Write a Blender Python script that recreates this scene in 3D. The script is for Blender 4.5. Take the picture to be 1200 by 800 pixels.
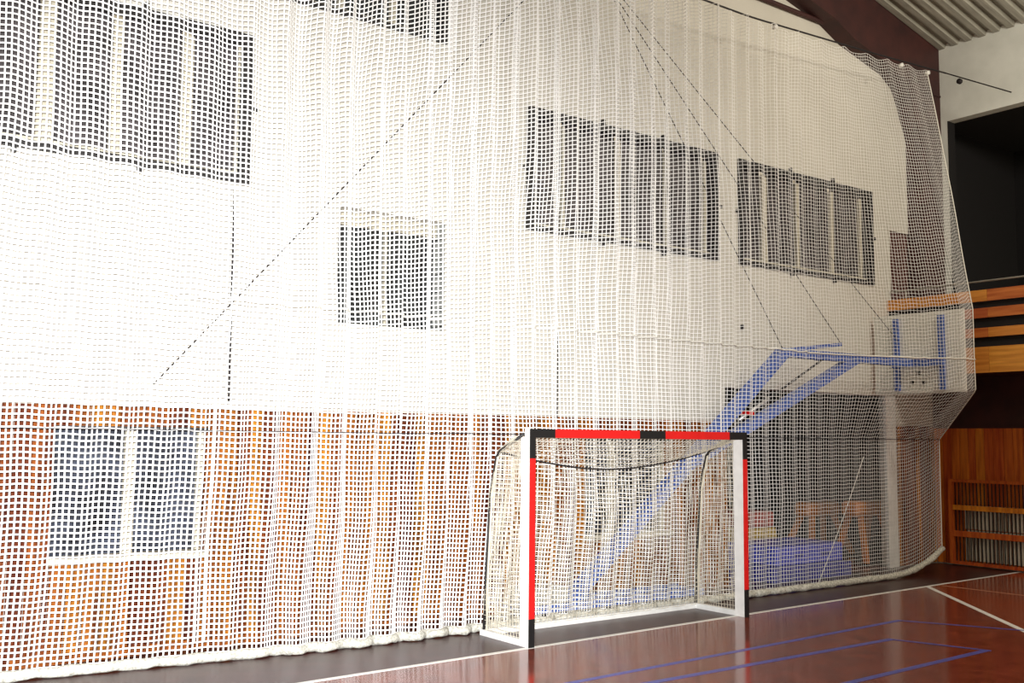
import bpy, math, random
import numpy as np
from mathutils import Matrix, Vector
random.seed(7)
for o in list(bpy.data.objects):
    bpy.data.objects.remove(o, do_unlink=True)
scene = bpy.context.scene
COL = scene.collection

# ------------------------------------------------------------------ camera
FPX, PITCH, YAW, ROLL = 1206.7, .0944, .6404, .0091
CAM = np.array([0., -9.70, 1.98])
Fv = np.array([math.sin(YAW)*math.cos(PITCH), math.cos(YAW)*math.cos(PITCH), math.sin(PITCH)])
R0 = np.array([math.cos(YAW), -math.sin(YAW), 0.])
U0 = np.cross(R0, Fv)
Rv = R0*math.cos(ROLL)+U0*math.sin(ROLL)
Uv = -R0*math.sin(ROLL)+U0*math.cos(ROLL)
cd = bpy.data.cameras.new('camera'); cam = bpy.data.objects.new('camera', cd); COL.objects.link(cam)
cd.sensor_fit = 'HORIZONTAL'; cd.sensor_width = 36.; cd.lens = FPX/1200*36.; cd.clip_end = 200
M = Matrix(((Rv[0], Uv[0], -Fv[0], CAM[0]), (Rv[1], Uv[1], -Fv[1], CAM[1]), (Rv[2], Uv[2], -Fv[2], CAM[2]), (0, 0, 0, 1)))
cam.matrix_world = M
scene.camera = cam

def at(px, py, axis, val):
    """photo pixel (1200x800) to the point where its ray meets the plane axis=val"""
    d = Fv+Rv*(px-600)/FPX-Uv*(py-400)/FPX
    return CAM+d*(val-CAM[axis])/d[axis]

# ------------------------------------------------------------------ light and exposure
w = bpy.data.worlds.new('world'); scene.world = w; w.use_nodes = True
bg = w.node_tree.nodes['Background']; bg.inputs[0].default_value = (1., .84, .58, 1); bg.inputs[1].default_value = .40
fl = bpy.data.lights.new('camera_flash', 'SPOT'); flash = bpy.data.objects.new('camera_flash', fl); COL.objects.link(flash)
fl.energy = 8300; fl.color = (.96, .98, 1.); fl.spot_size = math.radians(80); fl.spot_blend = 1.; fl.shadow_soft_size = .05
flash.location = tuple(CAM+Uv*.10-Rv*.04-Fv*.02)
tgt = Vector(at(235, 560, 1, 0)); flash.rotation_euler = (tgt-flash.location).to_track_quat('-Z', 'Y').to_euler()
for lx, ly in ((12.5, -5.5), (13., -9.5)):     # added fill lights out of view, brightening the right side and roof
    la = bpy.data.lights.new('added_fill_light', 'POINT'); la.shadow_soft_size = .3; la.energy = 450; la.color = (1., .92, .78)
    lo = bpy.data.objects.new('added_fill_light', la); COL.objects.link(lo); lo.location = (lx, ly, 7.7)
scene.view_settings.view_transform = 'Standard'; scene.view_settings.look = 'None'
scene.view_settings.gamma = 1; scene.view_settings.use_curve_mapping = False
scene.view_settings.exposure = 0.22

# ------------------------------------------------------------------ materials
def mat(name, col, rough=.6, col2=None, scale=8., stretch=(1, 1, 1), bump=0., spec=.4, metal=0., coat=0., detail=4., objrand=0., bscale=None):
    m = bpy.data.materials.new(name); m.use_nodes = True
    nt = m.node_tree; b = nt.nodes['Principled BSDF']
    b.inputs['Base Color'].default_value = (*col, 1); b.inputs['Roughness'].default_value = rough
    b.inputs['Specular IOR Level'].default_value = spec; b.inputs['Metallic'].default_value = metal
    b.inputs['Coat Weight'].default_value = coat
    tc = nt.nodes.new('ShaderNodeTexCoord'); mp = nt.nodes.new('ShaderNodeMapping')
    mp.inputs['Scale'].default_value = stretch
    nt.links.new(tc.outputs['Object'], mp.inputs['Vector'])
    nz = nt.nodes.new('ShaderNodeTexNoise'); nz.inputs['Scale'].default_value = scale; nz.inputs['Detail'].default_value = detail
    nt.links.new(mp.outputs[0], nz.inputs['Vector'])
    c2 = col2 or tuple(c*.88 for c in col)
    rp = nt.nodes.new('ShaderNodeValToRGB')
    rp.color_ramp.elements[0].position = .32; rp.color_ramp.elements[1].position = .68
    rp.color_ramp.elements[0].color = (*c2, 1); rp.color_ramp.elements[1].color = (*col, 1)
    nt.links.new(nz.outputs['Fac'], rp.inputs['Fac']); out = rp.outputs['Color']
    if objrand:
        oi = nt.nodes.new('ShaderNodeObjectInfo'); hs = nt.nodes.new('ShaderNodeHueSaturation')
        a = nt.nodes.new('ShaderNodeMath'); a.operation = 'MULTIPLY_ADD'; a.inputs[1].default_value = objrand; a.inputs[2].default_value = 1-objrand*.5
        nt.links.new(oi.outputs['Random'], a.inputs[0]); nt.links.new(a.outputs[0], hs.inputs['Value'])
        a2 = nt.nodes.new('ShaderNodeMath'); a2.operation = 'MULTIPLY_ADD'; a2.inputs[1].default_value = .035; a2.inputs[2].default_value = .484
        nt.links.new(oi.outputs['Random'], a2.inputs[0]); nt.links.new(a2.outputs[0], hs.inputs['Hue'])
        va = nt.nodes.new('ShaderNodeVectorMath'); va.operation = 'ADD'
        cx = nt.nodes.new('ShaderNodeCombineXYZ'); mm = nt.nodes.new('ShaderNodeMath'); mm.operation = 'MULTIPLY'; mm.inputs[1].default_value = 40
        nt.links.new(oi.outputs['Random'], mm.inputs[0]); nt.links.new(mm.outputs[0], cx.inputs[0]); nt.links.new(mm.outputs[0], cx.inputs[2])
        nt.links.new(tc.outputs['Object'], va.inputs[0]); nt.links.new(cx.outputs[0], va.inputs[1]); nt.links.new(va.outputs[0], mp.inputs['Vector'])
        nt.links.new(out, hs.inputs['Color']); out = hs.outputs['Color']
    nt.links.new(out, b.inputs['Base Color'])
    if bump:
        bn = nt.nodes.new('ShaderNodeBump'); bn.inputs['Strength'].default_value = bump; bn.inputs['Distance'].default_value = .01
        n2 = nt.nodes.new('ShaderNodeTexNoise'); n2.inputs['Scale'].default_value = bscale or scale*4
        nt.links.new(mp.outputs[0], n2.inputs['Vector'])
        nt.links.new(n2.outputs['Fac'], bn.inputs['Height']); nt.links.new(bn.outputs[0], b.inputs['Normal'])
    return m

PLASTER = mat('white_plaster', (.67, .645, .58), .85, (.61, .585, .52), 1.3, bump=.25, bscale=60)
SIDEPL = mat('grey_white_plaster', (.74, .76, .72), .85, (.64, .66, .62), 2.2, bump=.3, bscale=40)
WOOD = mat('pine_board', (.34, .098, .010), .7, (.075, .014, .002), 2.2, (9, 9, .7), spec=.15, bump=.15, objrand=1.1)
WOODR = mat('red_pine_board', (.88, .25, .025), .6, (.52, .10, .012), 2.2, (9, 9, .7), bump=.15, objrand=.45)
PARAPET = mat('parapet_board', (.70, .25, .05), .5, (.48, .13, .022), 2.2, (9, .7, 9), bump=.1, objrand=.4)
DKBROWN = mat('dark_brown_paint', (.060, .018, .016), .6, (.035, .012, .012), 3)
STEEL_DK = mat('dark_window_steel', (.022, .02, .02), .5)
PALE = mat('pale_window_wood', (.56, .52, .42), .55, (.46, .42, .32), 5, (6, 6, .6))
REVEAL = mat('grey_reveal', (.42, .43, .40), .8, (.25, .26, .25), 12)
GLASS = mat('dull_window_glass', (.085, .072, .076), .5, (.014, .011, .012), 3.2, (1.6, 1, 1), spec=.5)
GLASSD = mat('dark_window_glass', (.030, .034, .036), .08, (.010, .010, .011), 2.4, spec=.6)
GLASSB = mat('painted_reflection_glass', (.055, .065, .095), .2, (.006, .007, .009), 3.0, detail=2, spec=.6)  # pale bluish patches are reflections painted into the dark glass
FLOOR = mat('red_brown_court_floor', (.25, .054, .032), .14, (.13, .028, .019), 5, bump=.02, spec=.5, bscale=30)
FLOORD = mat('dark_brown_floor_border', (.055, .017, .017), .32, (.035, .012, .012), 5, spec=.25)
FLOORO = mat('orange_red_floor_zone', (.26, .055, .022), .15, (.24, .05, .024), 5, spec=.5)
LINEW = mat('white_line_paint', (.85, .84, .8), .4)
LINEB = mat('blue_line_paint', (.10, .11, .42), .35, (.07, .07, .30), 20)
LINEO = mat('orange_line_paint', (.62, .30, .18), .4)
NETW = mat('white_net_cord', (.93, .925, .91), .8, (.90, .895, .88))
ROPEW = mat('white_rope', (.86, .85, .80), .8, (.66, .65, .58), 60)
HEM = mat('net_hem_roll', (.74, .72, .64), .9, (.34, .33, .28), 38, detail=6, bump=.6)
ROPED = mat('dark_cord', (.016, .012, .014), .7)
GWHITE = mat('goal_white_paint', (.9, .9, .88), .35)
GRED = mat('goal_red_paint', (.72, .012, .012), .35, (.64, .01, .01))
GBLACK = mat('goal_black_paint', (.010, .010, .011), .4)
GNET = mat('goal_net_cord', (.74, .68, .55), .8)
STEELG = mat('galvanised_tube', (.45, .43, .38), .45, metal=.3)
BLUE = mat('blue_steel_paint', (.085, .15, .47), .38, (.06, .115, .38), 6)
BOARDW = mat('backboard_white', (.80, .80, .74), .4, (.74, .74, .68), 3)
CHROME = mat('piston_steel', (.82, .82, .82), .25, metal=.6)
RUBBER = mat('black_rubber', (.015, .015, .015), .7)
CORR = mat('grey_corrugated_sheet', (.40, .39, .33), .55, (.27, .26, .22), 5, (.5, 4, 1))
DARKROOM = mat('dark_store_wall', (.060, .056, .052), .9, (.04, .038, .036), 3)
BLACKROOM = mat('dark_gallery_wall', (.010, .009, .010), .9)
MATBLUE = mat('blue_mat_vinyl', (.10, .12, .62), .4, (.08, .09, .50), 7, bump=.1)
MATBLUE2 = mat('deep_blue_mat_vinyl', (.055, .06, .33), .45, (.045, .05, .26), 7, bump=.1)
TAN = mat('pale_varnished_wood', (.60, .44, .16), .5, (.46, .32, .10), 3, (1, 1, 8))
LEATHER = mat('rose_leather', (.50, .16, .13), .5, (.38, .11, .09), 9)
BUCKW = mat('brown_leather', (.66, .25, .06), .45, (.50, .16, .04), 6)
RADW = mat('radiator_enamel', (.82, .76, .66), .4)
DOORB = mat('brown_door_paint', (.11, .036, .03), .5, (.075, .026, .022), 3)

# ------------------------------------------------------------------ mesh helpers
class MB:
    def __init__(s): s.v = []; s.f = []
    def box(s, x0, x1, y0, y1, z0, z1):
        n = len(s.v)
        s.v += [(x0, y0, z0), (x1, y0, z0), (x1, y1, z0), (x0, y1, z0), (x0, y0, z1), (x1, y0, z1), (x1, y1, z1), (x0, y1, z1)]
        s.f += [tuple(n+i for i in q) for q in ((0, 3, 2, 1), (4, 5, 6, 7), (0, 1, 5, 4), (1, 2, 6, 5), (2, 3, 7, 6), (3, 0, 4, 7))]
        return s
    def cbox(s, x0, x1, y0, y1, z0, z1, c=.004):
        """box with chamfered vertical edges"""
        pts = [(x0+c, y0), (x1-c, y0), (x1, y0+c), (x1, y1-c), (x1-c, y1), (x0+c, y1), (x0, y1-c), (x0, y0+c)]
        return s.prism([(a, b, z0) for a, b in pts], [(a, b, z1) for a, b in pts])
    def prism(s, A, B):
        n = len(s.v); k = len(A); s.v += [tuple(p) for p in A]+[tuple(p) for p in B]
        s.f.append(tuple(n+i for i in reversed(range(k)))); s.f.append(tuple(n+k+i for i in range(k)))
        for i in range(k):
            j = (i+1) % k; s.f.append((n+i, n+j, n+k+j, n+k+i))
        return s
    def bar(s, a, b, w, h, up=(0, 0, 1)):
        """square-section bar a to b"""
        a = Vector(a); b = Vector(b); d = (b-a).normalized(); u = Vector(up)
        sx = d.cross(u)
        if sx.length < 1e-4: sx = d.cross(Vector((0, 1, 0)))
        sx.normalize(); uy = sx.cross(d)
        q = [(-1, -1), (1, -1), (1, 1), (-1, 1)]
        return s.prism([a+sx*i*w/2+uy*j*h/2 for i, j in q], [b+sx*i*w/2+uy*j*h/2 for i, j in q])
    def tube(s, pts, r, k=8):
        pts = [Vector(p) for p in pts]; n0 = len(s.v); m = len(pts); prev = None
        for i, p in enumerate(pts):
            d = (pts[min(i+1, m-1)]-pts[max(i-1, 0)]).normalized()
            if prev is None:
                t = Vector((0, 0, 1)) if abs(d.z) < .9 else Vector((0, 1, 0)); sx = d.cross(t).normalized()
            else:
                sx = (prev-d*prev.dot(d)).normalized()
            prev = sx; sy = d.cross(sx)
            rr = r[i] if isinstance(r, (list, tuple)) else r
            for j in range(k):
                a = 2*math.pi*j/k; s.v.append(tuple(p+sx*math.cos(a)*rr+sy*math.sin(a)*rr))
        for i in range(m-1):
            for j in range(k):
                j2 = (j+1) % k; s.f.append((n0+i*k+j, n0+i*k+j2, n0+(i+1)*k+j2, n0+(i+1)*k+j))
        s.f.append(tuple(n0+j for j in reversed(range(k)))); s.f.append(tuple(n0+(m-1)*k+j for j in range(k)))
        return s
    def build(s, name, m, parent=None, smooth=False):
        me = bpy.data.meshes.new(name); me.from_pydata(s.v, [], s.f); me.materials.append(m)
        if smooth: me.polygons.foreach_set('use_smooth', [True]*len(me.polygons))
        me.update()
        o = bpy.data.objects.new(name, me); COL.objects.link(o)
        if parent is not None: o.parent = parent
        return o

def tag(o, label, cat, group=None, kind=None):
    o['label'] = label; o['category'] = cat
    if group: o['group'] = group
    if kind: o['kind'] = kind
    return o

def empty(name, loc, label, cat, group=None, kind=None, rz=0.):
    o = bpy.data.objects.new(name, None); COL.objects.link(o); o.location = loc; o.rotation_euler = (0, 0, rz)
    o.empty_display_size = .2
    return tag(o, label, cat, group, kind)

def wpart(mb, name, m, parent, smooth=False):
    """build from world coordinates below an Empty at any place"""
    off = Matrix.Translation(parent.location) @ Matrix.Rotation(parent.rotation_euler.z, 4, 'Z')
    inv = off.inverted(); mb.v = [tuple(inv @ Vector(v)) for v in mb.v]
    return mb.build(name, m, parent, smooth)

def bulk(name, verts, faces, m, parent=None, smooth=True):
    """numpy mesh of quads"""
    me = bpy.data.meshes.new(name)
    me.vertices.add(len(verts)); me.vertices.foreach_set('co', verts.astype(np.float32).ravel())
    nf = len(faces); me.loops.add(nf*4); me.polygons.add(nf)
    me.loops.foreach_set('vertex_index', faces.astype(np.int32).ravel())
    me.polygons.foreach_set('loop_start', np.arange(0, nf*4, 4, dtype=np.int32))
    me.polygons.foreach_set('use_smooth', np.full(nf, smooth, dtype=bool))
    me.materials.append(m); me.update(calc_edges=True)
    o = bpy.data.objects.new(name, me); COL.objects.link(o)
    if parent is not None: o.parent = parent
    return o

def strands(P, r, k=3):
    """P: (n lines, m points, 3) polylines -> prism tubes"""
    n, m, _ = P.shape
    d = np.empty_like(P); d[:, 1:-1] = P[:, 2:]-P[:, :-2]; d[:, 0] = P[:, 1]-P[:, 0]; d[:, -1] = P[:, -1]-P[:, -2]
    d /= np.maximum(np.linalg.norm(d, axis=2, keepdims=True), 1e-9)
    ref = np.where(np.abs(d[..., 2:3]) > .8, np.array([0, 1., 0]), np.array([0, 0, 1.]))
    s = np.cross(d, ref); s /= np.maximum(np.linalg.norm(s, axis=2, keepdims=True), 1e-9)
    u = np.cross(s, d)
    V = np.stack([P+r*(math.cos(a)*s+math.sin(a)*u) for a in (2*math.pi*j/k for j in range(k))], axis=2)  # n,m,k,3
    idx = np.arange(n*m*k).reshape(n, m, k); nx = np.roll(idx, -1, axis=2)
    Fq = np.stack([idx[:, :-1], nx[:, :-1], nx[:, 1:], idx[:, 1:]], axis=-1).reshape(-1, 4)
    return V.reshape(-1, 3), Fq

def tapes(P, side, nrm, r, t):
    """P: (n lines, m points, 3) polylines -> flat woven tapes lying in the sheet"""
    n, m, _ = P.shape
    V = np.stack([P+side*r*a+nrm*t*b for a, b in ((-1, -1), (1, -1), (1, 1), (-1, 1))], axis=2)
    idx = np.arange(n*m*4).reshape(n, m, 4); nx = np.roll(idx, -1, axis=2)
    return V.reshape(-1, 3), np.stack([idx[:, :-1], nx[:, :-1], nx[:, 1:], idx[:, 1:]], axis=-1).reshape(-1, 4)

def unit(a): return a/np.maximum(np.linalg.norm(a, axis=-1, keepdims=True), 1e-9)

def joinb(parts):
    vs, fs, n = [], [], 0
    for v, f in parts: vs.append(v); fs.append(f+n); n += len(v)
    return np.concatenate(vs), np.concatenate(fs)

# ------------------------------------------------------------------ the hall: floor, walls, roof
XS = 16.1                     # side wall
EAVE, RS = 8.70, .215         # roof underside at the side wall, roof slope
def roofz(x): return EAVE+RS*(XS-x)
ZP = 2.25                     # top of the wood lining

floor = MB().box(-6, XS+.2, -16, 5, -.12, 0).build('floor', FLOOR)
tag(floor, 'glossy red-brown sports hall floor with painted court lines', 'floor', kind='structure')
def strip(a, b, wd, m, name='court_line', z=.002, th=.002):
    a = Vector((*a, 0)); b = Vector((*b, 0)); d = (b-a).normalized(); s = Vector((-d.y, d.x, 0))*wd/2
    q = [a-s, b-s, b+s, a+s]
    return MB().prism([(p.x, p.y, z-th) for p in q], [(p.x, p.y, z) for p in q]).build(name, m, floor)
def gl(x): return -1.80+(x-5)*.0345            # the goal line, as it lies on the floor
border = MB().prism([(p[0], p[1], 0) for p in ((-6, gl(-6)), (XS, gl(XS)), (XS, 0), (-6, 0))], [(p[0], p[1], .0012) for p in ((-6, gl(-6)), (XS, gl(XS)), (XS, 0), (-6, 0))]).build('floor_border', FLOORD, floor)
zone_p = [(13.31, gl(13.31)), (11.56, -3.46), (8.8, -6.5), (XS, -6.5), (XS, gl(XS))]
MB().prism([(x, y, 0) for x, y in zone_p], [(x, y, .0010) for x, y in zone_p]).build('floor_zone', FLOORO, floor)
strip((-3, gl(-3)), (16.05, gl(16.05)), .06, LINEW)
strip((13.31, gl(13.31)), (8.9, -6.4), .07, LINEW, z=.0025)
strip((13.56, -1.59), (13.62, -3.2), .035, LINEO, z=.003)
strip((4.5, -3.11), (10.52, -2.88), .06, LINEB)
strip((10.50, -2.86), (11.25, -4.3), .05, LINEB, z=.003)
strip((5.5, -3.43), (9.47, -3.47), .07, LINEB, z=.0022)
strip((9.44, -3.44), (9.74, -4.36), .05, LINEB, z=.0032)
strip((6.5, -4.40), (9.74, -4.32), .07, LINEB, z=.0024)

# end wall with real openings
XL = -4.
WIN = {1: (.54, 3.92, 4.49, 6.02), 3: (7.42, 10.81, 4.49, 6.02), 4: (11.24, 14.47, 4.49, 6.02),
       0: (4.2, 6.24, 6.50, 7.75), 2: (4.93, 6.27, 3.18, 4.42),
       5: (2.22, 3.60, .90, 2.06), 6: (8.36, 9.82, .80, 2.00)}
DOOR = (14.97, 15.72, 3.45, 5.46)
STORE = (10.93, 14.96, 0., 2.73)
holes = list(WIN.values())+[DOOR, STORE]
def holed(x0, x1, z0, z1, holes, y0, y1):
    mb = MB(); xs = sorted({x0, x1, *[h[0] for h in holes], *[h[1] for h in holes]}); zs = sorted({z0, z1, *[h[2] for h in holes], *[h[3] for h in holes]})
    for i in range(len(xs)-1):
        run = None
        for j in range(len(zs)-1):
            cx, cz = (xs[i]+xs[i+1])/2, (zs[j]+zs[j+1])/2
            solid = not any(h[0] < cx < h[1] and h[2] < cz < h[3] for h in holes)
            if solid: run = (zs[j] if run is None else run[0], zs[j+1])
            if run and (not solid or j == len(zs)-2):
                mb.box(xs[i], xs[i+1], y0, y1, run[0], run[1]); run = None
    return mb
mb = holed(XL, XS+.3, 0, 8.60, holes, 0, .28)
gab = [(XL, 8.60), (XS+.3, 8.60), (XS+.3, roofz(XS+.3)+.1), (XL, roofz(XL)+.1)]
mb.prism([(x, 0, z) for x, z in gab], [(x, .28, z) for x, z in gab])
wall = mb.build('wall_back', PLASTER)
tag(wall, 'tall white plastered end wall with wood-lined base behind the net', 'wall', kind='structure')

def planks(parent, spans, width, m, axis=0, face=0., t=.028, cuts=(), z0=.0, z1=ZP, gap=.006):
    x = spans[0]
    while x < spans[1]-.02:
        wd = min(width*random.choice((.8, 1, 1, 1.15)), spans[1]-x)
        segs = [(z0, z1)]
        for c in cuts:
            if x < c[1]-.005 and x+wd > c[0]+.005:
                segs = [(z0, c[2]-.002), (c[3]+.002, z1)]
        th = t+random.uniform(-.004, .004)
        for a, b in segs:
            if b-a < .03: continue
            p = MB()
            if axis == 0: p.cbox(x+gap/2, x+wd-gap/2, face-th, face, a, b)
            else: p.cbox(face-th, face, x+gap/2, x+wd-gap/2, a, b)
            p.build('plank', m, parent)
        x += wd
# wood lining of the end wall: boards left of the store opening and in the corner
cutA = [WIN[5], WIN[6]]
for a, b in ((.2, 2.22), (2.22, 3.60), (3.60, 8.36), (8.36, 9.82), (9.82, 10.93)):
    planks(wall, (a, b), .145, WOOD, cuts=cutA, z0=.09)
planks(wall, (14.97, XS-.03), .14, WOOD, z0=.02)
tag(MB().box(.0, 10.93, -.036, 0, 0, .088).build('baseboard_back', WOOD), 'low brown wooden baseboard under the end wall boards', 'baseboard', kind='structure')
tag(MB().box(14.69, 14.96, -.03, .02, 0, 2.72).build('trim_1', GWHITE), 'white post framing the right side of the dark store opening', 'door frame', kind='structure')

# windows of the end wall
def window(n, key, label, panes, glass, border=.075, hooks=True, frame_m=STEEL_DK, glass_y=.13, rail=.05, reveal=True):
    x0, x1, z0, z1 = WIN[key]
    r = empty('window_%d' % n, (x0, 0, z0), label, 'window', kind='structure')
    # panes: list of (xa, xb) mullions in pale wood
    fr = MB(); b = border
    fr.box(x0, x1, -.035, .06, z0, z0+b*.8).box(x0, x1, -.035, .06, z1-b, z1).box(x0, x0+b, -.035, .06, z0+b*.8, z1-b).box(x1-b, x1, -.035, .06, z0+b*.8, z1-b)
    if border: wpart(fr, 'frame', frame_m, r)
    edges = [x0]+[e for m_ in panes for e in m_]+[x1]
    for i in range(0, len(edges), 2):
        wpart(MB().box(edges[i]-.0, edges[i+1], glass_y, glass_y+.015, z0, z1), 'pane', glass, r)
    for a, c in panes:
        wpart(MB().cbox(a, c, glass_y-.06, glass_y+.02, z0+.01, z1-.12 if border else z1, .008), 'mullion', PALE, r)
    if rail: wpart(MB().box(x0+b, x1-b, glass_y-.07, glass_y, z0+b*.8, z0+b*.8+rail), 'sash_rail', PALE, r)
    if hooks:
        for fx, z, dz in ((.36, z1, 1), (.68, z1, 1), (.36, z0, -1), (.68, z0, -1)):
            X = x0+(x1-x0)*fx
            wpart(MB().box(X-.02, X+.02, -.05, 0, min(z, z+dz*.055), max(z, z+dz*.055)), 'hook', STEEL_DK, r)
        for X, s in ((x0, -1), (x1, 1)):
            zc = (z0+z1)/2
            wpart(MB().box(min(X, X+s*.05), max(X, X+s*.05), -.05, 0, zc-.02, zc+.02), 'hook', STEEL_DK, r)
    return r
window(1, 1, 'large upper window at the far left, pale mullions in a dark steel guard frame', [(1.25, 1.33), (1.94, 2.08), (2.58, 2.68), (3.24, 3.35), (3.80, 3.86)], GLASS, .10)
window(2, 0, 'high window cut off by the top edge, above the small square window', [(4.9, 4.98), (5.55, 5.62)], GLASSD, .07, hooks=False)
window(3, 2, 'small square dark window above the wood panelling, left of the middle', [(5.60, 5.63)], GLASSD, .0, hooks=False, rail=0, glass_y=.24)
window(4, 3, 'brownish upper window with dark guard frame above the handball goal', [(8.05, 8.09), (8.97, 9.04), (9.86, 9.89), (10.62, 10.67)], GLASS, .085)
window(5, 4, 'upper window with four thin pale mullions nearest the brown column', [(11.86, 11.97), (12.66, 12.72), (13.50, 13.57), (14.26, 14.31)], GLASS, .085)
w6 = window(6, 5, 'low two-light white framed window in the wood panelling at far left', [(2.85, 2.95), (3.53, 3.585)], GLASSB, .0, hooks=False, rail=0, glass_y=.12)
w7 = window(7, 6, 'low white framed window in the wood panelling seen through the handball goal', [(8.83, 8.92), (9.74, 9.79)], GLASSB, .0, hooks=False, rail=0, glass_y=.12)
for r, key in ((w6, 5), (w7, 6)):
    x0, x1, z0, z1 = WIN[key]
    wpart(MB().box(x0-.02, x1+.03, -.06, .12, z0-.05, z0+.012), 'sill', PALE, r)
    wpart(MB().box(x0, x1, -.03, .1, z1-.03, z1+.004), 'head', STEEL_DK, r)
    wpart(MB().box(x1-.012, x1, .0, .12, z0+.013, z1-.031), 'reveal', WOOD, r)
r = bpy.data.objects['window_3']; x0, x1, z0, z1 = WIN[2]
wpart(MB().box(x1-.012, x1, .0, .24, z0, z1), 'reveal', REVEAL, r)
wpart(MB().box(x0, x1, .17, .23, z1-.15, z1), 'blind_box', PALE, r)
for k in range(6): wpart(MB().box(x1-.016, x1-.010, .01, .23, z0+.2*k+.05, z0+.2*k+.062), 'joint', STEEL_DK, r)
r = bpy.data.objects['window_2']; x0, x1, z0, z1 = WIN[0]
wpart(MB().box(x1, x1+.12, -.04, .0, z0-.06, z1), 'side_casing', GWHITE, r)

d = empty('door_1', (DOOR[0], 0, DOOR[2]), 'plain dark brown door in the end wall opening onto the gallery', 'door', kind='structure')
wpart(MB().box(DOOR[0], DOOR[1], .03, .07, DOOR[2], DOOR[3]), 'door_leaf', DOORB, d)
wpart(MB().box(DOOR[0]+.1, DOOR[0]+.22, -.02, .03, DOOR[2]+1.0, DOOR[2]+1.03), 'door_handle', STEELG, d)

# store room behind the opening
sx0, sx1 = 10.4, 16.2
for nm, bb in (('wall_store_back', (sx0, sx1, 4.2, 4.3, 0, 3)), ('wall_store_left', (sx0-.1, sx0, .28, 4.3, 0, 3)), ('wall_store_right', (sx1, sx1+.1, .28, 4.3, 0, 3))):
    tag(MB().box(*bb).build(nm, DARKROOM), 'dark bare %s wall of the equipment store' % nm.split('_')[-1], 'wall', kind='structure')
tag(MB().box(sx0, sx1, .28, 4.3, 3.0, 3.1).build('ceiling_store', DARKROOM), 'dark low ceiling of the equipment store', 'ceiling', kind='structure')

# side wall: wood base, dark band, gallery opening, white upper part
sw = MB()
OPEN_Y = -.42
sw.box(XS, XS+.2, -14, .0, 0, 3.1)                       # base
sw.box(XS, XS+.2, OPEN_Y, .0, 3.1, 7.42)                 # strip by the column
sw.box(XS, XS+.2, -14, .0, 7.42, 8.95)                   # upper
swo = sw.build('wall_right', SIDEPL)
tag(swo, 'side wall with orange boards below and white plaster above the gallery', 'wall', kind='structure')
planks(swo, (-6, -.01), .15, WOODR, axis=1, face=XS, z0=.02, z1=2.22)
MB().box(XS-.02, XS, -6, -.01, 2.22, 3.1).build('dark_band', DKBROWN, swo)
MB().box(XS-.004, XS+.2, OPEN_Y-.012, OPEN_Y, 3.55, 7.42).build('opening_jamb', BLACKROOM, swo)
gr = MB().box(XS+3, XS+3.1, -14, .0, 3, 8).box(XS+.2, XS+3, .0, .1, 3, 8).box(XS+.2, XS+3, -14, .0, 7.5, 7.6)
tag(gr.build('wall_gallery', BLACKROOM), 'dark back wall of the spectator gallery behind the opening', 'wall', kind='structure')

# corrugated roof: trapezoid sheets, ribs running down the slope
prof = []; y = .28; P_ = .24
while y > -12:
    prof += [(y, 0), (y-.09, 0), (y-.12, -.08), (y-.21, -.08)]; y -= P_
v = []; f = []
for (yy, dz) in prof:
    for X in (XL-1, XS+.35): v.append((X, yy, roofz(X)+.085+dz))
for i in range(len(prof)-1): f.append((2*i, 2*i+2, 2*i+3, 2*i+1))
me = bpy.data.meshes.new('ceiling'); me.from_pydata(v, [], f); me.materials.append(CORR); me.update()
ceil = bpy.data.objects.new('ceiling', me); COL.objects.link(ceil)
so = ceil.modifiers.new('solid', 'SOLIDIFY'); so.thickness = .012
tag(ceil, 'pitched ceiling of grey corrugated metal sheets', 'ceiling', kind='structure')

# brown portal frame against the end wall
YF = -.30
low = [at(1085, 330, 1, YF), at(1073, 160, 1, YF), at(1068, 116, 1, YF), at(1062, 98, 1, YF), at(1050, 82, 1, YF), at(1030, 67, 1, YF), at(1002, 46, 1, YF), at(977, 20, 1, YF)]
cx = low[0][0]; pts = [(cx, 0.)]+[(cx if i < 2 else q[0], q[2]) for i, q in enumerate(low)]
dx = pts[-1][0]-0.
pts += [(0., pts[-1][1]+RS*dx)]
pts += [(0., roofz(0.)), (XS-.002, roofz(XS)), (XS-.002, 3.5)]
pts[0] = (cx, 3.5)
fr = empty('portal_frame', ((cx+XS)/2, YF/2, 3.5), 'dark brown portal frame of column and rounded sloping rafter in the corner', 'frame', kind='structure')
wpart(MB().prism([(x, YF, z) for x, z in pts], [(x, -.002, z) for x, z in pts]), 'column_and_rafter', DKBROWN, fr)
wpart(MB().box(cx-.02, XS-.002, YF-.015, YF, 7.86, 7.89), 'bracket_plate', DKBROWN, fr)
pa = at(995, 39, 1, -.05); tag(MB().tube([(pa[0]+.25, -.06, pa[2]), (0, -.06, pa[2])], .035).build('tie_rod', DKBROWN), 'thin dark horizontal rod running along the top of the end wall', 'rod')

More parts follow.
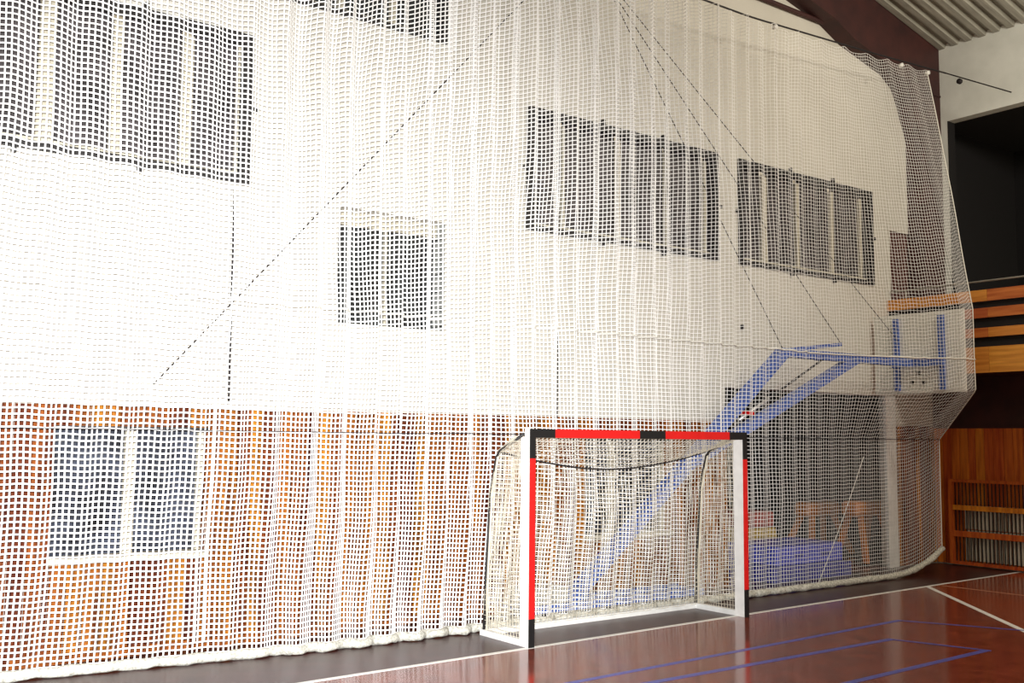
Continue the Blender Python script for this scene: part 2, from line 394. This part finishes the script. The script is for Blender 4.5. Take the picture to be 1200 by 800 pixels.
# ------------------------------------------------------------------ gallery
GX = 14.86
def gz(py): return float(at(1165, py, 0, GX)[2])
ga = empty('gallery', (GX, -3.5, 2.95), 'spectator gallery with orange plank parapet projecting from the side wall', 'gallery')
zf0, zf1 = gz(436), gz(405.5)
YG = -7.
wpart(MB().box(GX+.03, XS-.001, YG, -.002, zf0+.02, zf1-.03), 'deck', DKBROWN, ga)
yj = float(at(1157, 345, 0, GX)[1])
for za, zb in ((gz(351.5), gz(338)), (gz(371), gz(359.5)), (gz(394), gz(383)), (zf0, zf1)):
    for ya, yb in ((yj+.002, -.004), (yj-2.2, yj-.002), (YG, yj-2.204)):
        wpart(MB().box(GX-.012, GX+.022, ya, yb, za, zb), 'parapet_plank', PARAPET, ga)
for yy in (-.12, -1.2, -2.4, -3.6, -4.8, -6):
    wpart(MB().box(GX+.022, GX+.07, yy-.03, yy+.03, zf1-.1, gz(340)), 'parapet_post', STEEL_DK, ga)
zr = gz(327)
wpart(MB().tube([(GX+.06, -.005, zr), (GX+.06, YG, zr)], .014), 'handrail', STEELG, ga, True)
for yy in (-.3, -2.4, -4.8): wpart(MB().box(GX+.048, GX+.072, yy-.012, yy+.012, gz(340), zr), 'rail_post', STEELG, ga)
wpart(MB().box(GX+.024, GX+.034, YG, -.004, zf1, gz(352)), 'gap_shade_sheet', BLACKROOM, ga)  # added black sheet standing in for the shade between the planks

# ------------------------------------------------------------------ radiator behind its wooden guard
y0, y1 = -.32, -2.6
rg = empty('radiator_guard', (XS-.1, (y0+y1)/2, 0), 'orange wooden radiator guard with dark rods on the side wall', 'radiator guard')
X0, X1 = XS-.16, XS-.034
def rz(py): return float(at(1165, py, 0, X0)[2])
zt, zb = rz(563), .03
wpart(MB().box(X0, X1, y0-.07, y0, zb, zt), 'frame_post', WOODR, rg)
wpart(MB().box(X0, X1, y1, y1+.07, zb, zt), 'frame_post', WOODR, rg)
for za, zb_ in ((zt-.05, zt), (rz(600), rz(594)), (rz(632), rz(625)), (zb, zb+.05)):
    wpart(MB().box(X0, X0+.03, y1+.07, y0-.07, za, zb_), 'rail', WOODR, rg)
for k in range(34):
    yy = y0-.10-k*.062
    if yy < y1+.08: break
    wpart(MB().box(X0+.031, X0+.045, yy-.006, yy+.006, zb+.05, zt-.05), 'rod', STEEL_DK, rg)
ra = empty('radiator', (XS-.07, (y0+y1)/2, .12), 'cream column radiator behind the orange wooden guard', 'radiator')
for k in range(28):
    yy = y0-.26-k*.070
    if yy < y1+.15: break
    for za, zb_ in ((.10, .53), (.60, .98)):
        wpart(MB().cbox(X0+.056, X1-.012, yy-.02, yy+.02, za, zb_, .008), 'radiator_section', RADW, ra)
wpart(MB().tube([(X1-.035, y0-.26, .56), (X1-.035, y1+.2, .56)], .025), 'radiator_pipe', RADW, ra)

# ------------------------------------------------------------------ the big net curtain
XN0, XN1 = -.6, 14.87
YN = -.82
def env(x): return np.interp(x, [-1, 1.5, 3.3, 4.3, 7.5, 10.3, 12, 14.87], [.035, .035, .028, .110, .120, .058, .010, .005])
def fold(x, z):
    """pleats, mostly vertical, drifting a little with height"""
    zz = z/7.8
    a = env(x)*(.72+.36*zz)*(.5+.5*np.clip(z/1.8, 0, 1))
    ph = 21.*x+1.3*np.sin(1.1*x)+1.8*np.sin(.63*x+1)+.5*np.sin(1.9*zz+2*x)
    return a*(np.sin(ph)+.30*np.sin(.53*ph+1.7+.6*zz)+.12*np.sin(2.1*ph+.5))
def amp(z): return np.interp(z, [0, 2.03, 2.75, 3.95, 7.9], [0, 0., 1, 1, 0])
def base_y(x, z):
    lowb = np.clip(1-z/1.6, 0, 1)
    y = YN+lowb*np.interp(x, [-1, 1.8, 4.6], [.45, .36, 0])
    t = np.clip((x-11.6)/(14.25-11.6), 0, 1)
    y = y-np.interp(x, [3.5, 5, 11, 12.5], [0, .06, .06, 0])*np.clip((z-.3)/.9, 0, 1)
    return y-.86*amp(z)*t**1.7
def bottom_z(x): return .035+.33*np.clip((x-13.3)/1.55, 0, 1)**2.6
def top_z(x): return np.interp(x, [-1, 2, 6, 10.6, 13.4, 15.4], [7.95, 7.75, 7.62, 7.66, 7.82, 7.96])
PITCHN = .05
xf = np.linspace(XN0, XN1, 12000)
yf = fold(xf, np.full_like(xf, 3.6))
sarc = np.concatenate([[0], np.cumsum(np.hypot(np.diff(xf), np.diff(yf)))])
ncol = int(sarc[-1]/PITCHN)
xc = np.interp(np.linspace(0, sarc[-1], ncol+1), sarc, xf)
nrow = 154
tt = np.linspace(0, 1, nrow+1)
Xg = np.repeat(xc[:, None], nrow+1, 1)
Z0 = bottom_z(xc)[:, None]; Z1 = top_z(xc)[:, None]
# scalloped top edge between the cable hooks
scal = -.06*np.abs(np.sin(xc*math.pi/.55))[:, None]
Zg = Z0+(Z1+scal*tt[None, :]**12-Z0)*tt[None, :]
rs = np.random.RandomState(3)
Zg = Zg+.006*np.sin(Xg*21.+1.3*np.sin(1.1*Xg))*np.sin(math.pi*tt)[None, :]
Xg = Xg+.016*np.sin(1.4*Zg+.8*Xg)+.005*np.sin(3.7*Zg+2.1*Xg)
push = amp(Zg)*np.clip((Xg-12.5)/2.3, 0, 1)
Yg = base_y(Xg, Zg)+fold(Xg, Zg)*(1-.7*push)
Xg = Xg-.42*push*np.clip((Xg-13.6)/1.2, 0, 1)
Pn = np.stack([Xg, Yg, Zg], -1)
nc = empty('net_curtain', (7, YN, 0), 'huge white pleated net curtain hanging from a cable before the end wall', 'net curtain')
off = np.array([7, YN, 0.])
RN = np.interp(xc, [2, 5, 8, 11, 14.9], [.0064, .0060, .0046, .0026, .0018])  # cords widened towards the left to imitate bloom from the flash
dU = unit(np.gradient(Pn, axis=0)); dV = unit(np.gradient(Pn, axis=1)); nN = unit(np.cross(dU, dV))
sw_ = lambda A: np.swapaxes(A, 0, 1)
vv, ff = joinb([tapes(Pn-off, dU, nN, RN[:, None, None], .0012), tapes(sw_(Pn)-off, sw_(dV), sw_(nN), RN[None, :, None], .0012)])
o = bulk('net_mesh', vv, ff, NETW, nc, False); o['kind'] = 'stuff'
def along(zv, dy=-.015):
    """a polyline over the curtain at height zv"""
    out = []
    for i in range(0, ncol+1):
        j = int(np.argmin(np.abs(Zg[i]-zv))); out.append((Xg[i, j], Yg[i, j]+dy, zv+(Zg[i, j]-zv)*.15))
    return out
wpart(MB().tube(along(3.20), .011, 5), 'white_seam_cord', ROPEW, nc, True)
wpart(MB().tube(along(2.03), .0045, 5), 'dark_seam_cord', ROPED, nc, True)
hp = [(Xg[i, 0], Yg[i, 0]-.02+.004*math.sin(i*1.7), Zg[i, 0]+.012+.004*math.sin(i*.9)) for i in range(0, ncol+1)]
wpart(MB().tube(hp, [.044+.005*math.sin(i*.61)+.003*math.sin(i*1.9) for i in range(len(hp))], 8), 'bottom_hem', HEM, nc, True)
wpart(MB().tube([tuple(Pn[-1, j]) for j in range(nrow+1)], .009, 6), 'edge_rope', ROPEW, nc, True)
# vertical seam, doubled near the floor, on the left
ci = int(np.argmin(np.abs(xc-3.36)))
wpart(MB().tube([(Pn[ci, j, 0], Pn[ci, j, 1]-.02, Pn[ci, j, 2]) for j in range(3, 47)], .017, 6), 'vertical_seam_rope', ROPEW, nc, True)
wpart(MB().tube([(Pn[ci, j, 0]-.085, Pn[ci, j, 1]-.02, Pn[ci, j, 2]) for j in range(3, 20)], .014, 6), 'vertical_seam_rope', ROPEW, nc, True)
# loose white cord across the store opening
c0, c1 = at(1012, 535, 1, YN+.06), at(958, 686, 1, YN+.06)
wpart(MB().tube([tuple(c0+(c1-c0)*k/8+np.array([0, 0, -.05*math.sin(math.pi*k/8)])) for k in range(9)], .006, 5), 'loose_cord', ROPEW, nc, True)
# top cable with pulleys
wpart(MB().tube([(x, YN, float(top_z(x))+.03) for x in np.linspace(XN0, 15.4, 60)], .012, 6), 'top_cable', ROPED, nc, True)
for px, py in ((908, 31), (1056, 76), (1087, 85)):
    q = at(px, py, 1, YN)
    wpart(MB().tube([(q[0], YN-.03, q[2]-.005), (q[0], YN+.03, q[2]-.005)], .032, 10), 'pulley', GWHITE, nc, True)
qa = (15.4, YN, float(top_z(15.4))+.03); qb = at(1185, 108, 0, 15.2); qm = np.array(qa)+(np.array(qb)-np.array(qa))*.22
tag(MB().tube([qa, tuple(qb)], .011, 6).build('stay_cable', ROPED), 'dark cable stretched along the side wall under the corrugated roof', 'cable')
wpart(MB().tube([(qm[0]-.02, qm[1], qm[2]-.07), (qm[0]+.02, qm[1], qm[2]-.07)], .045, 10), 'cable_pulley', ROPED, nc, True)

# ------------------------------------------------------------------ handball goal
GY, GH = -1.78, 2.08
GXa, GXb = float(at(621, 600, 1, GY)[0]), float(at(876.5, 600, 1, GY)[0])
T = .066; TD = .15; TH = .085
g = empty('handball_goal', ((GXa+GXb)/2, GY, 0), 'handball goal with red and black striped front and white sides', 'goal')
def post(xa, stripes):
    xb = xa+T
    p = wpart(MB().box(xa, xb, GY+.012, GY+TD, 0, GH-TH), 'post', GWHITE, g)
    p_e = g
    for za, zb, m in stripes:
        b = MB().box(xa, xb, GY, GY+.0118, za, zb); b.v = [(vx-g.location.x, vy-g.location.y, vz) for vx, vy, vz in b.v]
        b.build('stripe', m, p)
zl = lambda py: float(at(626, py, 1, GY)[2]); zr_ = lambda py: float(at(873, py, 1, GY)[2])
post(GXa, [(0, .27, GBLACK), (.27, zl(537), GRED), (zl(537), GH-TH, GBLACK)])
post(GXb-T, [(0, zr_(691), GBLACK), (zr_(691), zr_(538), GRED), (zr_(538), GH-TH, GBLACK)])
cb = wpart(MB().box(GXa, GXb, GY+.012, GY+TD*.6, GH-TH, GH), 'crossbar', GWHITE, g)
ex = [GXa]+[float(at(px, 509, 1, GY)[0]) for px in (651, 750, 780, 855)]+[GXb]
for i in range(5):
    b = MB().box(ex[i], ex[i+1], GY, GY+.0118, GH-TH, GH); b.v = [(vx-g.location.x, vy-g.location.y, vz) for vx, vy, vz in b.v]
    b.build('stripe', GBLACK if i % 2 == 0 else GRED, cb)
YB, YT = -.99, -1.16        # rear at the floor, rear at the top
ZT = 1.86
for X in (GXa+T/2, GXb-T/2):
    wpart(MB().tube([(X, YB, .03), (X, YB-.03, .6), (X, (YB+YT)/2, 1.4), (X, YT-.02, ZT-.06), (X, YT-.08, ZT), (X, GY+TD, GH-.05)], .016, 8), 'rear_support', STEEL_DK, g, True)
    wpart(MB().box(X-.03, X+.03, GY+TD, YB+.03, 0, .06), 'side_base_bar', GWHITE, g)
wpart(MB().box(GXa+T/2+.03, GXb-T/2-.03, YB-.03, YB+.03, 0, .06), 'rear_base_bar', GWHITE, g)
# goal net: back sheet, two sides, roof flap; mesh follows the bent supports
def rear_y(z): return np.interp(z, [0, .6, 1.4, ZT], [YB, YB-.03, (YB+YT)/2, YT])
ns, nzr = 58, 36
xs_ = np.linspace(GXa+T/2, GXb-T/2, ns+1); zs_ = np.linspace(.05, ZT, nzr+1)
XX, ZZ = np.meshgrid(xs_, zs_, indexing='ij')
bul = .05*np.sin(XX*9)*np.sin(math.pi*ZZ/ZT)+.02*np.sin(XX*23+ZZ)
sagx = np.sin(math.pi*(XX-GXa)/(GXb-GXa))
ZZ2 = ZZ-.20*sagx*(ZZ/ZT)**3
BK = np.stack([XX+.012*np.sin(5*ZZ+7*XX), rear_y(ZZ)-.03+bul*.5-.10*sagx*np.sin(math.pi*np.clip(ZZ/ZT, 0, 1)), ZZ2], -1)
parts = [strands(BK, .0030), strands(np.swapaxes(BK, 0, 1), .0030)]
for X in (GXa+T/2, GXb-T/2):
    n1, n2 = 17, 38
    S = np.zeros((n1+1, n2+1, 3))
    for i in range(n1+1):
        for j in range(n2+1):
            z = .05+(GH-.12)*j/n2; yb = float(np.interp(z, [0, .6, 1.4, ZT, GH], [YB, YB-.03, (YB+YT)/2, YT, GY+TD+.02])); u = i/n1
            S[i, j] = (X+.018*math.sin(6*z+9*u), (GY+TD)+(yb-GY-TD)*u, z)
    parts += [strands(S, .0030), strands(np.swapaxes(S, 0, 1), .0030)]
n1 = 10
TP = np.zeros((ns+1, n1+1, 3))
for i in range(ns+1):
    for j in range(n1+1):
        u = j/n1; a = np.array([xs_[i], GY+TD*.6, GH-TH]); b = BK[i, -1]; TP[i, j] = a+(b-a)*u
parts += [strands(TP, .0030), strands(np.swapaxes(TP, 0, 1), .0030)]
vv, ff = joinb(parts); o = bulk('goal_net', vv-np.array(g.location), ff, GNET, g); o['kind'] = 'stuff'
wpart(MB().tube([tuple(BK[i, -1]) for i in range(ns+1)], .010, 6), 'net_cord', ROPED, g, True)
for X in (GXa+T/2, GXb-T/2):
    wpart(MB().tube([(X+.01, YB-.04, .06), (X, YB-.06, .6), (X, (YB+YT)/2-.03, 1.4), (X, YT-.04, ZT-.06)], .011, 6), 'net_edge_rope', GNET, g, True)
# hanging loose strand of net under the crossbar
a = at(711, 513, 1, YT); b = at(721, 560, 1, YT)
wpart(MB().tube([tuple(a), tuple((a+b)/2+np.array([.05, 0, .04])), tuple(b)], .010, 5), 'loose_strand', ROPEW, g, True)

# ------------------------------------------------------------------ basketball stand parked sideways between wall and net
SA, SB = np.array([7.5, -.32]), np.array([14.35, -.74])
sd = (SB-SA)/np.linalg.norm(SB-SA); sn = np.array([-sd[1], sd[0]])
def ats(px, py, dn=0.):
    dd = Fv+Rv*(px-600)/FPX-Uv*(py-400)/FPX
    p0 = SA+sn*dn; n3 = np.array([sn[0], sn[1], 0]); t = ((np.array([p0[0], p0[1], 0])-CAM*np.array([1, 1, 0])) @ n3)/(dd @ n3)
    return CAM+dd*t
bs = empty('basketball_stand', (float(SA[0]), float(SA[1]), 0), 'blue steel basketball stand with white backboard parked behind the net', 'basketball stand')
foot = ats(690, 677); knee = ats(917, 413); mid = ats(792, 553); armj = ats(1003, 420); tip = ats(985, 403.5)
dirn = (knee-foot)/np.linalg.norm(knee-foot); foot2 = foot-dirn*((foot[2]-.10)/dirn[2])
wpart(MB().bar(foot2, knee, .15, .15, (0, 1, 0)), 'main_strut', BLUE, bs)
wpart(MB().bar(mid, armj, .13, .13, (0, 1, 0)), 'brace_strut', BLUE, bs)
bx = 14.35
bl = ats(1047, 424); end = np.array([bx-.09, SB[1], float(bl[2])+.0])
wpart(MB().bar(knee-np.array([.05, 0, 0]), end, .12, .12), 'arm', BLUE, bs)
wpart(MB().bar(knee+np.array([0, 0, .03]), tip, .05, .05), 'upper_lever', BLUE, bs)
for dn in (-.05, .05):
    a, b = ats(866, 492, dn), ats(964, 421, dn)
    m_ = a+(b-a)*.34
    wpart(MB().tube([tuple(a), tuple(m_)], .022, 10), 'piston_cylinder', CHROME, bs, True)
    wpart(MB().tube([tuple(m_), tuple(b)], .016, 8), 'piston_rod', STEEL_DK, bs, True)
a = ats(874, 484); wpart(MB().box(a[0]-.06, a[0]+.06, a[1]-.09, a[1]+.09, a[2]-.025, a[2]+.025), 'piston_clamp', GRED, bs)
b_ = ats(962, 418); wpart(MB().box(b_[0]-.05, b_[0]+.05, b_[1]-.08, b_[1]+.08, b_[2]-.05, b_[2]+.05), 'piston_bracket', BLUE, bs)
# backboard, its back turned to us
yc = SB[1]; zb0, zb1 = 2.73, 3.96
wpart(MB().cbox(bx, bx+.03, yc-.85, yc+.66, zb0, zb1, .006), 'backboard', BOARDW, bs)
ribs = [float(at(px, 415, 0, bx-.04)[1]) for px in (1050, 1103)]
for yy in ribs: wpart(MB().box(bx-.05, bx-.002, yy-.045, yy+.045, zb0+.04, zb1-.07), 'board_rib', BLUE, bs)
wpart(MB().box(bx-.10, bx-.052, ribs[1]-.05, ribs[0]+.05, end[2]-.06, end[2]+.06), 'board_crosspiece', BLUE, bs)
for px, py in ((1077, 437), (1070, 448), (1083, 448)):
    q = at(px, py, 0, bx); wpart(MB().tube([(bx-.03, q[1], q[2]), (bx-.001, q[1], q[2])], .026, 8), 'bolt', STEEL_DK, bs)
# wheeled base
BX0, BX1 = foot2[0]-.75, foot2[0]+2.0
for yy in (-.56, -.13): wpart(MB().box(BX0, BX1, yy-.04, yy+.04, .06, .14), 'base_rail', BLUE, bs)
wpart(MB().box(BX0+.02, BX0+.6, -.52, -.17, .10, .32), 'counterweight', STEELG, bs)
for X in (foot2[0], BX1-.05): wpart(MB().box(X-.05, X+.05, -.52, -.17, .07, .13), 'base_crossbar', BLUE, bs)
for X in (BX0+.15, BX1-.15):
    for yy in (-.56, -.13): wpart(MB().tube([(X, yy-.025, .045), (X, yy+.025, .045)], .045, 12), 'wheel', RUBBER, bs, True)

# ------------------------------------------------------------------ cables and cords before the wall
def wire(a, b, r, label, sag=0., name='cord', m=ROPED):
    a = np.array(a); b = np.array(b)
    pts = [tuple(a+(b-a)*k/10-np.array([0, 0, sag*math.sin(math.pi*k/10)])) for k in range(11)]
    return tag(MB().tube(pts, r, 6).build(name, m, smooth=True), label, 'cable')
def ext(a, b, k): a = np.array(a); b = np.array(b); return b+(a-b)*k
yw = -.14
wire(ext(at(590, 25, 1, yw), at(180, 450, 1, yw), 1.25), at(180, 450, 1, yw), .007, 'thin dark cord slanting down leftwards across the white wall', name='slanting_cord')
wire(at(275, 221, 1, -.03), at(268, 470, 1, -.03), .011, 'dark vertical cable hanging below the far left upper window', name='hanging_cable')
wire(at(654, 385, 1, -.03), at(653, 492, 1, -.03), .007, 'thin grey vertical cable above the goal on the white wall', name='wall_cable')
def roofpt(px, py, y):
    q = at(px, py, 1, y); return q
kn = knee+np.array([0, 0, .06]); tp = tip+np.array([0, 0, .02])
brd = np.array([bx+.015, float(at(1067, 417, 0, bx)[1]), zb1])
brd = np.array(ats(1052, 399))
def hoist(px, end_, label):
    s = at(px, 20, 1, -.45); e2 = ext(s, end_, 1.35); e2[1] = -.45
    wire(e2, end_, .006, label, name='hoist_cable')
hoist(741, brd, 'steep thin hoist cable running down to the back of the backboard')
hoist(727, kn, 'thin hoist cable ending at the elbow of the blue stand')
hoist(733, tp, 'thin hoist cable ending at the upper lever tip of the blue stand')
tag(MB().box(*(lambda q: (q[0]-.025, q[0]+.025, -.03, 0, q[2]-.03, q[2]+.03))(at(869, 383, 1, 0))).build('wall_hook', STEEL_DK), 'small dark hook on the white wall above the store opening', 'hook')

# ------------------------------------------------------------------ gym equipment in the store opening
def mat_block(x0, x1, y0, y1, z0, z1, m, label):
    r = empty('foam_mat', ((x0+x1)/2, (y0+y1)/2, z0), label, 'mat', 'blue foam mats in the store opening')
    c = .03
    body = wpart(MB().cbox(x0, x1, y0, y1, z0, z1, c), 'mat_body', m, r)
    bv = body.modifiers.new('bevel', 'BEVEL'); bv.width = .018; bv.segments = 2
    for k in (.3, .7):
        X = x0+(x1-x0)*k; wpart(MB().box(X-.09, X+.09, y0-.014, y0-.001, (z0+z1)/2-.02, (z0+z1)/2+.02), 'carry_handle', MATBLUE2, r)
    return r
q0, q1 = at(921, 683, 1, -.22), at(1000, 675, 1, -.22)
zb_top = float(at(960, 637, 1, -.05)[2]); zmid = float(at(960, 661, 1, -.22)[2])
mat_block(q0[0]-.22, q1[0], -.22, .85, .0, zmid-.004, MATBLUE2, 'deep blue foam mat lying on the floor, lower of the two')
mat_block(q0[0], q1[0]-.02, -.08, .88, zmid, zb_top, MATBLUE, 'bright blue foam mat lying on top of the deeper blue one')
# vaulting box
vx0, vx1 = float(at(874, 640, 1, .95)[0]), float(at(919, 640, 1, .95)[0])
vb = empty('vaulting_box', ((vx0+vx1)/2, 1.5, 0), 'pale wooden vaulting box with rose padded top in the store', 'vaulting box')
ztop = float(at(895, 600, 1, .95)[2]); zpad = ztop-.24; n = 4
for k in range(n):
    za, zc = k*zpad/n, (k+1)*zpad/n-.012; i0, i1 = .10*za/zpad, .10*zc/zpad
    A = [(vx0+i0, .95+i0, za), (vx1-i0, .95+i0, za), (vx1-i0, 2.1-i0, za), (vx0+i0, 2.1-i0, za)]
    B = [(vx0+i1, .95+i1, zc), (vx1-i1, .95+i1, zc), (vx1-i1, 2.1-i1, zc), (vx0+i1, 2.1-i1, zc)]
    wpart(MB().prism(A, B), 'box_tier', TAN, vb)
lm = wpart(MB().box(vx0+.09, vx1-.09, 1.04, 2.01, zpad-.01, ztop), 'padded_top', LEATHER, vb)
bv = lm.modifiers.new('bevel', 'BEVEL'); bv.width = .06; bv.segments = 4
# gymnastic bucks
def buck(bl_, br_, ytop, ybot, yw_, legs, label):
    x0, x1 = float(at(bl_, 597, 1, yw_)[0]), float(at(br_, 597, 1, yw_)[0])
    za, zc = float(at(bl_, ybot, 1, yw_)[2]), float(at(bl_, ytop, 1, yw_)[2])
    r = empty('gymnastics_buck', ((x0+x1)/2, yw_, 0), label, 'gymnastics buck', 'leather bucks in the store')
    body = wpart(MB().box(x0, x1, yw_-.18, yw_+.18, za, zc), 'body', BUCKW, r)
    b = body.modifiers.new('bevel', 'BEVEL'); b.width = .09; b.segments = 4
    xm = (x0+x1)/2
    for sx in (-1, 1):
        for sy in (-1, 1):
            wpart(MB().bar((xm+sx*(x1-x0)*.30, yw_+sy*.10, za+.06), (xm+sx*(x1-x0)*legs, yw_+sy*.30, .02), .085, .07, (0, 1, 0)), 'leg', BUCKW, r)
    for sx in (-1, 1):
        for sy in (-1, 1):
            wpart(MB().cbox(xm+sx*(x1-x0)*legs-.05, xm+sx*(x1-x0)*legs+.05, yw_+sy*.30-.05, yw_+sy*.30+.05, 0, .04), 'foot', RUBBER, r)
    return r
buck(994, 1032, 587, 606, .66, .46, 'brown leather gymnastics buck standing beside the white door post')
buck(938, 977, 588, 606, 1.7, .62, 'reddish leather gymnastics buck standing behind the blue mats')
